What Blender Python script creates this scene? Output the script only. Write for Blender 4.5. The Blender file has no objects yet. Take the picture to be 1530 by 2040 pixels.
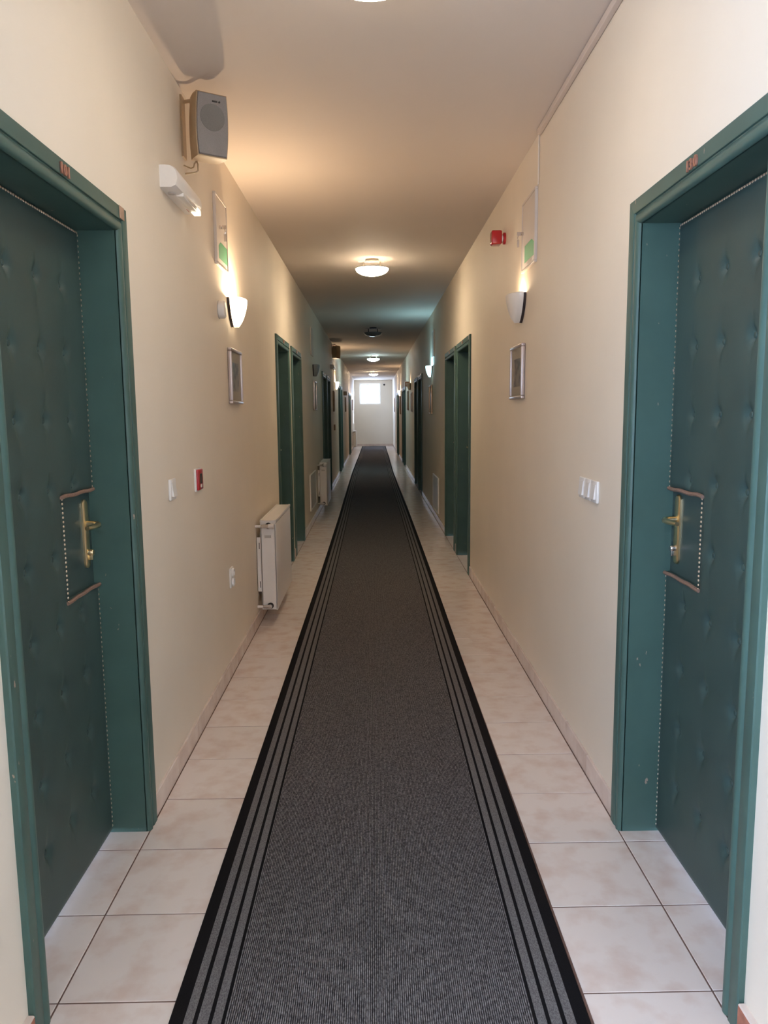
import bpy, bmesh, math, random
from mathutils import Vector, Matrix
random.seed(7)
scene = bpy.context.scene
COL = scene.collection
PI = math.pi

# ------------------------------------------------------------------ camera
F_PX, PITCH, YAW, ROLL, EYE = 1503.96, 0.1314, 0.0131, -0.0094, 1.45
cd = bpy.data.cameras.new('camera'); cam = bpy.data.objects.new('camera', cd); COL.objects.link(cam)
cd.sensor_fit = 'VERTICAL'; cd.sensor_height = 36.0; cd.lens = F_PX / 2040.0 * 36.0
cd.clip_start = 0.02; cd.clip_end = 200
fw = Vector((math.sin(YAW)*math.cos(PITCH), math.cos(YAW)*math.cos(PITCH), -math.sin(PITCH)))
rt = Vector((math.cos(YAW), -math.sin(YAW), 0)); up = rt.cross(fw)
rt2 = math.cos(ROLL)*rt + math.sin(ROLL)*up; up2 = -math.sin(ROLL)*rt + math.cos(ROLL)*up
cam.matrix_world = Matrix(((rt2.x, up2.x, -fw.x, 0), (rt2.y, up2.y, -fw.y, 0), (rt2.z, up2.z, -fw.z, EYE), (0, 0, 0, 1)))
scene.camera = cam

# ------------------------------------------------------------------ world, daylight, exposure
W = bpy.data.worlds.new('overcast_sky'); scene.world = W; W.use_nodes = True
bg = W.node_tree.nodes['Background']
bg.inputs['Color'].default_value = (0.71, 0.93, 1.33, 1); bg.inputs['Strength'].default_value = 18.0
SKY = bg
def portal(name, loc, rot, sx, sy):
    l = bpy.data.lights.new(name, 'AREA'); l.shape = 'RECTANGLE'; l.size = sx; l.size_y = sy
    l.cycles.is_portal = True
    o = bpy.data.objects.new(name, l); COL.objects.link(o); o.location = loc; o.rotation_euler = rot; return o
WIN_S = (-2.3, 0.35, 0.75, 2.5)        # side window behind the photographer: y0, y1, z0, z1
WIN_L = (30.85, 31.40, 1.00, 2.20)        # side window near the far end: y0, y1, z0, z1
WIN_E = (-0.57, 0.32, 1.80, 2.68)      # end window: x0, x1, z0, z1
portal('daylight_side', (-1.06, (WIN_S[0]+WIN_S[1])/2, (WIN_S[2]+WIN_S[3])/2), (0, -PI/2, 0), WIN_S[3]-WIN_S[2], WIN_S[1]-WIN_S[0])
portal('daylight_end', ((WIN_E[0]+WIN_E[1])/2, 33.31, (WIN_E[2]+WIN_E[3])/2), (-PI/2, 0, 0), WIN_E[1]-WIN_E[0], WIN_E[3]-WIN_E[2])
portal('daylight_far_side', (-1.06, (WIN_L[0]+WIN_L[1])/2, (WIN_L[2]+WIN_L[3])/2), (0, -PI/2, 0), WIN_L[3]-WIN_L[2], WIN_L[1]-WIN_L[0])
vs = scene.view_settings
vs.view_transform = 'Standard'; vs.look = 'None'; vs.gamma = 1.0; vs.exposure = 0.0; vs.use_curve_mapping = False
scene.cycles.use_denoising = True
scene.cycles.max_bounces = 10; scene.cycles.diffuse_bounces = 6; scene.cycles.glossy_bounces = 4
scene.cycles.sample_clamp_indirect = 6.0
scene.cycles.caustics_reflective = False; scene.cycles.caustics_refractive = False

# ------------------------------------------------------------------ dimensions
XL, XR, HC, YE, YB = -0.810, 0.848, 2.831, 33.0, -3.2
WT = 0.26                                  # wall thickness

# ------------------------------------------------------------------ materials
M = {}
def mat(name, col, rough=0.5, metal=0.0, noise=0.0, nscale=8.0, bump=0.0, bscale=60.0, emit=None, estr=0.0, rand=0.0, spec=None, detail=4.0, coat=0.0, col2=None, lo=0.35, hi=0.65):
    m = bpy.data.materials.new(name); m.use_nodes = True
    nt = m.node_tree; b = nt.nodes['Principled BSDF']
    b.inputs['Base Color'].default_value = (*col, 1); b.inputs['Roughness'].default_value = rough; b.inputs['Metallic'].default_value = metal
    if spec is not None: b.inputs['Specular IOR Level'].default_value = spec
    if coat: b.inputs['Coat Weight'].default_value = coat; b.inputs['Coat Roughness'].default_value = 0.15
    geo = nt.nodes.new('ShaderNodeNewGeometry')
    colout = None
    if noise > 0 or col2 is not None:
        n = nt.nodes.new('ShaderNodeTexNoise'); n.inputs['Scale'].default_value = nscale; n.inputs['Detail'].default_value = detail
        nt.links.new(geo.outputs['Position'], n.inputs['Vector'])
        if rand:
            oi = nt.nodes.new('ShaderNodeObjectInfo'); va = nt.nodes.new('ShaderNodeVectorMath'); va.operation = 'MULTIPLY_ADD'
            cx = nt.nodes.new('ShaderNodeCombineXYZ')
            for k in range(3): nt.links.new(oi.outputs['Random'], cx.inputs[k])
            va.inputs[1].default_value = (37, 53, 71); nt.links.new(cx.outputs[0], va.inputs[0]); nt.links.new(geo.outputs['Position'], va.inputs[2])
            nt.links.new(va.outputs[0], n.inputs['Vector'])
        r = nt.nodes.new('ShaderNodeValToRGB')
        c2 = col2 if col2 is not None else tuple(max(0, c*(1-noise)) for c in col)
        r.color_ramp.elements[0].position = lo; r.color_ramp.elements[1].position = hi
        r.color_ramp.elements[0].color = (*c2, 1); r.color_ramp.elements[1].color = (*col, 1)
        nt.links.new(n.outputs['Fac'], r.inputs['Fac']); colout = r.outputs['Color']
        if rand:
            hs = nt.nodes.new('ShaderNodeHueSaturation'); mr = nt.nodes.new('ShaderNodeMapRange')
            mr.inputs['To Min'].default_value = 1-rand; mr.inputs['To Max'].default_value = 1+rand
            nt.links.new(oi.outputs['Random'], mr.inputs['Value']); nt.links.new(mr.outputs[0], hs.inputs['Value'])
            nt.links.new(colout, hs.inputs['Color']); colout = hs.outputs['Color']
        nt.links.new(colout, b.inputs['Base Color'])
    if bump > 0:
        n2 = nt.nodes.new('ShaderNodeTexNoise'); n2.inputs['Scale'].default_value = bscale; n2.inputs['Detail'].default_value = 3
        nt.links.new(geo.outputs['Position'], n2.inputs['Vector'])
        bp = nt.nodes.new('ShaderNodeBump'); bp.inputs['Strength'].default_value = bump; bp.inputs['Distance'].default_value = 0.004
        nt.links.new(n2.outputs['Fac'], bp.inputs['Height']); nt.links.new(bp.outputs['Normal'], b.inputs['Normal'])
    if emit is not None:
        b.inputs['Emission Color'].default_value = (*emit, 1); b.inputs['Emission Strength'].default_value = estr
    M[name] = m; return m

mat('wall_paint', (0.80, 0.71, 0.59), 0.62, noise=0.035, nscale=2.2, bump=0.10, bscale=45)
mat('ceiling_paint', (0.68, 0.60, 0.535), 0.8, noise=0.03, nscale=1.3, bump=0.06, bscale=30)
mat('end_paint', (0.80, 0.75, 0.66), 0.6, noise=0.03, nscale=2)
mat('tile', (0.72, 0.64, 0.595), 0.20, col2=(0.64, 0.515, 0.455), nscale=11, detail=9, rand=0.03, lo=0.30, hi=0.54, bump=0.03, bscale=20)
mat('skirting', (0.70, 0.61, 0.55), 0.25, col2=(0.60, 0.49, 0.43), nscale=9, rand=0.04)
mat('skirting_body', (0.42, 0.16, 0.10), 0.8, noise=0.3, nscale=40)
mat('grout', (0.17, 0.10, 0.08), 0.9, noise=0.3, nscale=30)
mat('green_paint', (0.065, 0.123, 0.104), 0.42, spec=0.35, noise=0.12, nscale=6, bump=0.05, bscale=35)
mat('vinyl', (0.043, 0.076, 0.069), 0.45, spec=0.35, noise=0.12, nscale=5, bump=0.05, bscale=220)
mat('vinyl_flat', (0.042, 0.072, 0.066), 0.45, noise=0.1, nscale=5)
mat('brass', (0.86, 0.68, 0.40), 0.28, 1.0)
mat('nail_brass', (0.75, 0.60, 0.45), 0.4, 0.8)
mat('braid', (0.30, 0.18, 0.13), 0.6, noise=0.4, nscale=300)
mat('copper_number', (0.50, 0.24, 0.17), 0.35, 0.6, noise=0.2, nscale=60)
mat('bare_wood', (0.42, 0.27, 0.19), 0.6, noise=0.2, nscale=60)
mat('white_plastic', (0.78, 0.75, 0.72), 0.35)
mat('grey_plastic', (0.52, 0.49, 0.46), 0.4)
mat('enamel', (0.80, 0.76, 0.73), 0.3)
mat('hatch_metal', (0.64, 0.57, 0.51), 0.45)
mat('access_metal', (0.62, 0.60, 0.57), 0.35)
mat('chrome', (0.70, 0.66, 0.64), 0.2, 1.0)
mat('dark', (0.03, 0.025, 0.022), 0.6)
mat('red_plastic', (0.42, 0.012, 0.02), 0.3)
mat('red_clear', (0.40, 0.006, 0.015), 0.12, coat=0.6)
mat('green_sticker', (0.03, 0.33, 0.12), 0.45)
mat('paper', (0.66, 0.62, 0.55), 0.7)
mat('silver_frame', (0.60, 0.53, 0.52), 0.30, 0.55)
mat('wood_frame', (0.36, 0.20, 0.11), 0.4, noise=0.25, nscale=40)
mat('gilt_frame', (0.62, 0.42, 0.28), 0.35, 0.4)
mat('mount', (0.34, 0.30, 0.24), 0.55)
mat('speaker_case', (0.40, 0.28, 0.165), 0.45, noise=0.08, nscale=30)
mat('speaker_grille', (0.24, 0.22, 0.215), 0.55, noise=0.15, nscale=350)
mat('speaker_cone', (0.17, 0.16, 0.15), 0.55, noise=0.15, nscale=350)
mat('cable', (0.42, 0.30, 0.17), 0.5)
mat('trunking', (0.62, 0.53, 0.47), 0.5)
mat('shaded_metal', (0.05, 0.04, 0.045), 0.35, 0.6)  # shade put into the colour: unlit lamp's metal, gap behind the sconces
mat('lamp_metal', (0.55, 0.47, 0.38), 0.3, 0.8)
mat('glass_off', (0.10, 0.09, 0.095), 0.12, coat=0.8)  # bowl glass coloured dark because its lamp is off
mat('shade_white', (0.80, 0.76, 0.70), 0.32, coat=0.3)
mat('shade_grey', (0.30, 0.33, 0.35), 0.3)
mat('bulb_warm_bowl', (0.9, 0.85, 0.75), 0.4, emit=(1.0, 0.80, 0.56), estr=85)
mat('bulb_white_bowl', (0.9, 0.9, 0.9), 0.4, emit=(1.0, 0.86, 0.68), estr=30)
mat('bulb_cool_bowl', (0.85, 0.95, 0.95), 0.4, emit=(0.66, 0.94, 1.0), estr=60)
mat('shade_lit_warm', (0.9, 0.85, 0.75), 0.4, emit=(1.0, 0.78, 0.50), estr=7)
mat('shade_lit_cool', (0.8, 0.95, 0.95), 0.4, emit=(0.55, 0.95, 1.0), estr=3.0)
mat('tube_lit', (0.9, 0.87, 0.8), 0.3, emit=(1.0, 0.85, 0.6), estr=2.2)
mat('black_pile', (0.010, 0.009, 0.010), 0.95, noise=0.4, nscale=500, spec=0.1)
mat('frame_white', (0.8, 0.8, 0.8), 0.4)
mat('lens_clear', (0.75, 0.72, 0.68), 0.15, coat=0.6)

def chips(name, bare):                        # worn paint: sparse small chips down to the wood
    nt = M[name].node_tree; b = nt.nodes['Principled BSDF']; src = b.inputs['Base Color'].links[0].from_socket
    geo = nt.nodes.new('ShaderNodeNewGeometry'); mp = nt.nodes.new('ShaderNodeMapping'); mp.inputs['Scale'].default_value = (1, 1, 0.45)
    n = nt.nodes.new('ShaderNodeTexNoise'); n.inputs['Scale'].default_value = 42; n.inputs['Detail'].default_value = 4
    r = nt.nodes.new('ShaderNodeValToRGB'); r.color_ramp.elements[0].position = 0.725; r.color_ramp.elements[1].position = 0.74
    mx = nt.nodes.new('ShaderNodeMix'); mx.data_type = 'RGBA'
    nt.links.new(geo.outputs['Position'], mp.inputs['Vector']); nt.links.new(mp.outputs[0], n.inputs['Vector']); nt.links.new(n.outputs['Fac'], r.inputs['Fac'])
    nt.links.new(r.outputs['Color'], mx.inputs['Factor']); nt.links.new(src, mx.inputs['A']); mx.inputs['B'].default_value = (*bare, 1)
    nt.links.new(mx.outputs['Result'], b.inputs['Base Color'])
chips('green_paint', (0.36, 0.27, 0.21))

def carpet_mat(name, a, b, scale):
    m = bpy.data.materials.new(name); m.use_nodes = True; nt = m.node_tree; p = nt.nodes['Principled BSDF']
    geo = nt.nodes.new('ShaderNodeNewGeometry'); mp = nt.nodes.new('ShaderNodeMapping'); mp.inputs['Scale'].default_value = (1, 0.45, 1)
    nt.links.new(geo.outputs['Position'], mp.inputs['Vector'])
    n = nt.nodes.new('ShaderNodeTexNoise'); n.inputs['Scale'].default_value = scale; n.inputs['Detail'].default_value = 2
    nt.links.new(mp.outputs[0], n.inputs['Vector'])
    r = nt.nodes.new('ShaderNodeValToRGB'); r.color_ramp.elements[0].position = 0.34; r.color_ramp.elements[1].position = 0.66
    r.color_ramp.elements[0].color = (*a, 1); r.color_ramp.elements[1].color = (*b, 1)
    nt.links.new(n.outputs['Fac'], r.inputs['Fac']); nt.links.new(r.outputs['Color'], p.inputs['Base Color'])
    p.inputs['Roughness'].default_value = 0.95; p.inputs['Specular IOR Level'].default_value = 0.12
    M[name] = m
carpet_mat('grey_pile', (0.068, 0.062, 0.065), (0.225, 0.211, 0.215), 230)
carpet_mat('grey_band', (0.085, 0.079, 0.081), (0.175, 0.166, 0.166), 420)

def print_mat():                              # a faded engraving: dark blotches inside a pale sheet (flat print)
    m = bpy.data.materials.new('engraving'); m.use_nodes = True; nt = m.node_tree; p = nt.nodes['Principled BSDF']
    tc = nt.nodes.new('ShaderNodeTexCoord'); n = nt.nodes.new('ShaderNodeTexNoise'); n.inputs['Scale'].default_value = 22; n.inputs['Detail'].default_value = 5
    nt.links.new(tc.outputs['Object'], n.inputs['Vector'])
    r = nt.nodes.new('ShaderNodeValToRGB'); r.color_ramp.elements[0].position = 0.40; r.color_ramp.elements[1].position = 0.58
    r.color_ramp.elements[0].color = (0.035, 0.02, 0.018, 1); r.color_ramp.elements[1].color = (0.20, 0.16, 0.13, 1)
    nt.links.new(n.outputs['Fac'], r.inputs['Fac']); nt.links.new(r.outputs['Color'], p.inputs['Base Color']); p.inputs['Roughness'].default_value = 0.3
    M['engraving'] = m
print_mat()

def glass_mat():
    m = bpy.data.materials.new('pane'); m.use_nodes = True; nt = m.node_tree
    for n in list(nt.nodes): nt.nodes.remove(n)
    out = nt.nodes.new('ShaderNodeOutputMaterial'); t = nt.nodes.new('ShaderNodeBsdfTransparent'); g = nt.nodes.new('ShaderNodeBsdfGlossy')
    g.inputs['Roughness'].default_value = 0.02; mx = nt.nodes.new('ShaderNodeMixShader'); mx.inputs[0].default_value = 0.06
    nt.links.new(t.outputs[0], mx.inputs[1]); nt.links.new(g.outputs[0], mx.inputs[2]); nt.links.new(mx.outputs[0], out.inputs[0])
    M['pane'] = m
glass_mat()

# ------------------------------------------------------------------ mesh helpers
class MB:
    def __init__(s): s.v = []; s.f = []; s.mi = []
    def add(s, vs, fs, mi=0):
        o = len(s.v); s.v += [tuple(p) for p in vs]
        for f in fs: s.f.append(tuple(i+o for i in f)); s.mi.append(mi)
        return s
    def box(s, x0, x1, y0, y1, z0, z1, mi=0):
        v = [(x0,y0,z0),(x1,y0,z0),(x1,y1,z0),(x0,y1,z0),(x0,y0,z1),(x1,y0,z1),(x1,y1,z1),(x0,y1,z1)]
        return s.add(v, [(3,2,1,0),(4,5,6,7),(0,1,5,4),(1,2,6,5),(2,3,7,6),(3,0,4,7)], mi)
    def rbox(s, x0, x1, y0, y1, z0, z1, b=0.003, seg=2, mi=0):       # bevelled box
        bm = bmesh.new(); t = MB().box(x0,x1,y0,y1,z0,z1)
        vv = [bm.verts.new(p) for p in t.v]; [bm.faces.new([vv[i] for i in f]) for f in t.f]
        bmesh.ops.bevel(bm, geom=bm.edges[:], offset=b, segments=seg, profile=0.5, affect='EDGES')
        bm.verts.index_update(); s.add([v.co[:] for v in bm.verts], [[v.index for v in f.verts] for f in bm.faces], mi); bm.free(); return s
    def tube(s, pts, r, n=8, cap=True, mi=0):
        pts = [Vector(p) for p in pts]; rings = []
        rr = r if isinstance(r, (list, tuple)) else [r]*len(pts)
        a = None
        for i, p in enumerate(pts):
            d = (pts[min(i+1, len(pts)-1)] - pts[max(i-1, 0)]).normalized()
            if a is None: a = d.orthogonal().normalized()
            else: a = (a - d*a.dot(d)).normalized()
            b = d.cross(a)
            rings.append([p + rr[i]*(math.cos(2*PI*k/n)*a + math.sin(2*PI*k/n)*b) for k in range(n)])
        v = [q for ring in rings for q in ring]; f = []
        for i in range(len(pts)-1):
            for k in range(n):
                k2 = (k+1) % n; f.append((i*n+k, i*n+k2, (i+1)*n+k2, (i+1)*n+k))
        if cap: f.append(tuple(range(n-1, -1, -1))); f.append(tuple((len(pts)-1)*n+k for k in range(n)))
        return s.add(v, f, mi)
    def lathe(s, prof, n=24, axis='z', c=(0,0,0), mi=0):              # prof: (radius, height) from one end to the other
        v = []; f = []
        for (r, h) in prof:
            for k in range(n):
                a = 2*PI*k/n; x, y = r*math.cos(a), r*math.sin(a)
                p = (x, y, h) if axis == 'z' else (x, h, -y) if axis == 'y' else (h, x, y)
                v.append((p[0]+c[0], p[1]+c[1], p[2]+c[2]))
        for i in range(len(prof)-1):
            for k in range(n):
                k2 = (k+1) % n; f.append((i*n+k, i*n+k2, (i+1)*n+k2, (i+1)*n+k))
        if prof[0][0] > 1e-6: f.append(tuple(range(n-1, -1, -1)))
        if prof[-1][0] > 1e-6: f.append(tuple((len(prof)-1)*n+k for k in range(n)))
        return s.add(v, f, mi)
    def prism(s, poly, y0, y1, mi=0):                                 # polygon in (x, z) extruded along y
        n = len(poly); v = [(x, y0, z) for x, z in poly] + [(x, y1, z) for x, z in poly]
        f = [tuple(range(n)), tuple(range(2*n-1, n-1, -1))] + [(i, i+n, (i+1) % n+n, (i+1) % n) for i in range(n)]
        return s.add(v, f, mi)
    def mesh(s, name, mats, smooth=False):
        me = bpy.data.meshes.new(name); me.from_pydata(s.v, [], s.f)
        for m in (mats if isinstance(mats, (list, tuple)) else [mats]): me.materials.append(M[m])
        me.polygons.foreach_set('material_index', s.mi)
        bm = bmesh.new(); bm.from_mesh(me); bmesh.ops.recalc_face_normals(bm, faces=bm.faces[:]); bm.to_mesh(me); bm.free()
        if smooth:
            me.polygons.foreach_set('use_smooth', [True]*len(me.polygons))
            try: me.set_sharp_from_angle(angle=math.radians(38))
            except Exception: pass
        return me
    def build(s, name, mats, parent=None, smooth=False, loc=None, rot=None):
        return obj(name, s.mesh(name, mats, smooth), parent, loc, rot)
def obj(name, me, parent=None, loc=None, rot=None):
    o = bpy.data.objects.new(name, me); COL.objects.link(o)
    if parent is not None: o.parent = parent
    if loc is not None: o.location = loc
    if rot is not None: o.rotation_euler = rot
    return o
def tag(o, label=None, cat=None, group=None, kind=None):
    if label: o['label'] = label
    if cat: o['category'] = cat
    if group: o['group'] = group
    if kind: o['kind'] = kind
    return o
def empty(name, loc, rz=0.0):
    o = bpy.data.objects.new(name, None); COL.objects.link(o); o.location = loc; o.rotation_euler = (0, 0, rz); o.empty_display_size = 0.05; return o
def on_wall(name, side, y, z, label=None, cat=None, group=None):      # local X: along the wall, local Y: out of the wall
    o = empty(name, (XL if side < 0 else XR, y, z), -PI/2 if side < 0 else PI/2)
    return tag(o, label, cat, group)
def copy_tree(o, parent=None):
    c = o.copy(); COL.objects.link(c)
    if parent is not None: c.parent = parent
    for ch in list(o.children): copy_tree(ch, c)
    return c
def light(name, loc, power, col, r, parent=None):
    l = bpy.data.lights.new(name, 'POINT'); l.energy = power; l.color = col; l.shadow_soft_size = r
    o = bpy.data.objects.new(name, l); COL.objects.link(o); o.location = loc
    if parent is not None: o.parent = parent
    return o
WARM = (1.0, 0.72, 0.45); COOL = (0.42, 0.84, 1.0)

# ------------------------------------------------------------------ setting: walls, ceiling, floor
# every door: (side, y of casing outer edges)
DOORS = [(-1, 1.585, 2.569), (1, 1.580, 2.522),
         (-1, 6.42, 7.40), (-1, 7.60, 8.60), (1, 6.59, 7.63), (1, 7.77, 8.84),
         (-1, 12.2, 13.2), (-1, 13.4, 14.4), (1, 13.1, 14.15), (1, 14.35, 15.4),
         (-1, 17.8, 18.8), (-1, 19.0, 20.0), (1, 19.75, 20.75), (1, 20.95, 21.95),
         (-1, 25.2, 26.2), (-1, 26.4, 27.4), (1, 24.7, 25.7), (1, 25.9, 26.9)]
CW, HO = 0.080, 2.107                       # casing width, casing outer height
OH = HO - CW                                # opening height
def wall(name, side, windows=()):
    mb = MB(); x0, x1 = (XL-WT, XL) if side < 0 else (XR, XR+WT)
    cuts = sorted([(a+CW-0.02, b-CW+0.02, 0.0, OH+0.02) for s, a, b in DOORS if s == side] + [(w[0], w[1], w[2], w[3]) for w in windows])
    y = YB
    for a, b, z0, z1 in cuts:
        mb.box(x0, x1, y, a, -0.02, HC+0.02); mb.box(x0, x1, a, b, z1, HC+0.02)
        if z0 > 0: mb.box(x0, x1, a, b, -0.02, z0)
        y = b
    mb.box(x0, x1, y, YE+0.3, -0.02, HC+0.02)
    return tag(mb.build(name, 'wall_paint'), kind='structure')
wall('wall_left', -1, [WIN_S, WIN_L]); wall('wall_right', 1)
we = MB(); x0, x1, z0, z1 = WIN_E
we.box(XL, x0, YE, YE+0.3, 0, HC); we.box(x1, XR, YE, YE+0.3, 0, HC); we.box(x0, x1, YE, YE+0.3, 0, z0); we.box(x0, x1, YE, YE+0.3, z1, HC)
tag(we.build('wall_end', 'end_paint'), kind='structure')
tag(MB().box(XL-WT, XR+WT, YB-0.25, YB, -0.02, HC+0.02).build('wall_back', 'wall_paint'), kind='structure')
tag(MB().box(XL-WT, XR+WT, YB-0.25, YE+0.3, HC, HC+0.2).build('ceiling', 'ceiling_paint'), kind='structure')
# windows
def window(name, root_loc, rz, w, h, mull):
    r = empty(name, root_loc, rz); r['kind'] = 'structure'
    t = 0.05
    for a, b, c, d, nm in [(-w/2, w/2, -h/2, -h/2+t, 'window_rail'), (-w/2, w/2, h/2-t, h/2, 'window_rail'), (-w/2, -w/2+t, -h/2+t, h/2-t, 'window_stile'), (w/2-t, w/2, -h/2+t, h/2-t, 'window_stile')]:
        MB().rbox(a, b, -0.03, 0.03, c, d, 0.004).build(nm, 'frame_white', r, True)
    n = mull
    for i in range(n):
        a = -w/2+t+(w-2*t)*i/n; b = -w/2+t+(w-2*t)*(i+1)/n
        MB().box(a, b, -0.003, 0.003, -h/2+t, h/2-t).build('pane', 'pane', r)
        if i: MB().rbox(a-0.025, a+0.025, -0.028, 0.028, -h/2+t, h/2-t, 0.004).build('window_mullion', 'frame_white', r, True)
    return r
window('window_1', ((WIN_E[0]+WIN_E[1])/2, YE+0.20, (WIN_E[2]+WIN_E[3])/2), 0, WIN_E[1]-WIN_E[0], WIN_E[3]-WIN_E[2], 1)
window('window_2', (XL-0.18, (WIN_S[0]+WIN_S[1])/2, (WIN_S[2]+WIN_S[3])/2), PI/2, WIN_S[1]-WIN_S[0], WIN_S[3]-WIN_S[2], 2)

window('window_3', (XL-0.18, (WIN_L[0]+WIN_L[1])/2, (WIN_L[2]+WIN_L[3])/2), PI/2, WIN_L[1]-WIN_L[0], WIN_L[3]-WIN_L[2], 1)

# floor: grout bed, tiles proud of it
floor = tag(MB().box(XL-WT, XR+WT, YB-0.25, YE+0.3, -0.15, -0.0018).build('floor', 'grout'), kind='structure')
TX0, TPX, TY0, TPY, G = -0.800, 0.3275, 1.713, 0.333, 0.0045
def tile_mb(x0, x1, y0, y1, mb=None, top=0.0):
    mb = mb or MB(); c = 0.0012
    v = [(x0,y0,-0.008),(x1,y0,-0.008),(x1,y1,-0.008),(x0,y1,-0.008),(x0,y0,top-c),(x1,y0,top-c),(x1,y1,top-c),(x0,y1,top-c),(x0+c,y0+c,top),(x1-c,y0+c,top),(x1-c,y1-c,top),(x0+c,y1-c,top)]
    return mb.add(v, [(0,1,5,4),(1,2,6,5),(2,3,7,6),(3,0,4,7),(4,5,9,8),(5,6,10,9),(6,7,11,10),(7,4,8,11),(8,9,10,11)])
hw = TPX/2 - G/2; hl = TPY/2 - G/2
tile_me = tile_mb(-hw, hw, -hl, hl).mesh('tile', 'tile')
cols = [TX0 + TPX*(i+0.5) for i in range(5)]
rest = MB()
for k in range(-15, 95):
    yc = TY0 + TPY*(k+0.5)
    if yc > YE-0.1: break
    near = -2 <= k <= 26
    for ci in (0, 4):
        if near:
            dz = random.uniform(-0.0004, 0.0004)
            o = obj('tile', tile_me, floor, (cols[ci], yc, dz)); o.rotation_euler = (0, 0, random.choice((0, PI)))
        else: tile_mb(cols[ci]-hw, cols[ci]+hw, yc-hl, yc+hl, rest)
    if not near:
        for ci in (1, 3): tile_mb(cols[ci]-hw, cols[ci]+hw, yc-hl, yc+hl, rest)
    if k < -2: tile_mb(cols[2]-hw, cols[2]+hw, yc-hl, yc+hl, rest)
rest.build('distant_tile', 'tile', floor)['kind'] = 'stuff'
# threshold tiles in the door reveals
for side, a, b in DOORS:
    if a > 9: continue
    ya, yb = a+CW-0.015, b-CW+0.015; k = math.floor((ya-TY0)/TPY)
    while TY0+TPY*k < yb:
        y0 = max(ya, TY0+TPY*k+G/2); y1 = min(yb, TY0+TPY*(k+1)-G/2); k += 1
        if y1-y0 < 0.02: continue
        xx = (XL-0.15, TX0-G/2) if side < 0 else (TX0+5*TPX+G/2, XR+0.15)
        tile_mb(xx[0], xx[1], y0, y1).build('threshold_tile', 'tile', floor)
# baseboards: tiled skirting
def baseboard(name, side):
    segs = []; y = YB
    for s, a, b in sorted(d for d in DOORS if d[0] == side): segs.append((y, a-0.004)); y = b+0.004
    segs.append((y, YE-0.002)); root = empty(name, (0, 0, 0)); root['kind'] = 'structure'; far = MB()
    sgn = 1 if side < 0 else -1; xw = XL if side < 0 else XR
    for a, b in segs:
        first = b < 1.7; th = 0.017 if first else 0.009; h = 0.083; y = b if first else a
        while (y > a+0.01) if first else (y < b-0.01):
            if first: y0, y1 = max(a, y-0.3315), y-0.0015; y -= 0.333
            else: y0, y1 = y+0.0015, min(b, y+0.3315); y += 0.333
            if y1-y0 < 0.02: continue
            p = [(xw, 0.0), (xw+sgn*th, 0.0), (xw+sgn*th, h-0.003), (xw+sgn*(th-0.003), h), (xw, h)]
            if y0 > 12 or y1 < 0: far.prism(p, y0, y1)
            else:
                t = MB().prism(p, y0, y1)
                if first: t.mi = [1, 1, 0, 1, 0, 0, 0]
                t.build('skirting_tile', ['skirting', 'skirting_body'], root)
    far.build('distant_skirting', 'skirting', root)['kind'] = 'stuff'
baseboard('baseboard_left', -1); baseboard('baseboard_right', 1)
E_ = MB().box(XL+0.01, XR-0.01, YE-0.009, YE, 0, 0.083).build('baseboard_end', 'skirting'); E_['kind'] = 'structure'

# ------------------------------------------------------------------ carpet runner
def cx(y):
    P = [(-3.1, -0.004), (1.6, -0.002), (4, 0.004), (7, 0.010), (10, 0.008), (13, -0.004), (16, -0.015), (18.5, -0.022), (21, -0.014), (26, 0.005), (32.7, 0.020)]
    for (a, u), (b, v) in zip(P, P[1:]):
        if y <= b:
            t = (y-a)/(b-a); t = t*t*(3-2*t); return u + (v-u)*t
    return P[-1][1]
YS = [-3.0, -1, 1] + [1.5+0.75*i for i in range(42)] ; YS = [y for y in YS if y < 32.6] + [32.65]
CZ0, HALF = -0.002, 0.505
def strip(prof, name, m, parent, mi=None):
    n = len(prof); v = []; f = []
    for y in YS:
        for x, z in prof: v.append((cx(y)+x, y, z))
    for i in range(len(YS)-1):
        for k in range(n-1): f.append((i*n+k, i*n+k+1, (i+1)*n+k+1, (i+1)*n+k))
    f.append(tuple(range(n))); f.append(tuple((len(YS)-1)*n+k for k in range(n)))
    mb = MB().add(v, f)
    if mi: mb.mi = [mi[k % (n-1)] for k in range((len(YS)-1)*(n-1))] + [1, 1]
    return mb.build(name, m, parent)
runner = empty('carpet_runner', (0, 1.5, 0))
tag(runner, 'long grey ribbed carpet runner with black striped borders along the corridor floor', 'carpet')
runner.location = (0, 0, 0)
T = 0.0065
edge = HALF; B = [0.036, 0.058, 0.069, 0.095, 0.105, 0.127, 0.135]
def flat(a, b, t): return [(a, CZ0), (a, t), (b, t), (b, CZ0)]
for s in (1, -1):
    xs = [s*(edge-q) for q in [0]+B]
    for i in range(7):
        a, b = sorted((xs[i], xs[i+1])); blk = i % 2 == 0
        prof = flat(a, b, T-0.0012 if blk else T)
        if i == 0:
            e = 0.003
            prof = [(a, CZ0), (a, T-e), (a+e, T), (b, T), (b, CZ0)] if s < 0 else [(a, CZ0), (a, T), (b-e, T), (b, T-e), (b, CZ0)]
        strip(prof, 'border_stripe' if blk else 'border_band', 'black_pile' if blk else 'grey_band', runner)
fi = edge-B[-1]; nr = 140; pr = [(-fi, CZ0)]
for i in range(nr):
    a = -fi + 2*fi*i/nr; w = 2*fi/nr
    pr += [(a+0.001*w, T-0.0026), (a+0.17*w, T-0.0002), (a+0.5*w, T+0.0004), (a+0.83*w, T-0.0002), (a+0.999*w, T-0.0026)]
pr.append((fi, CZ0))
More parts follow.
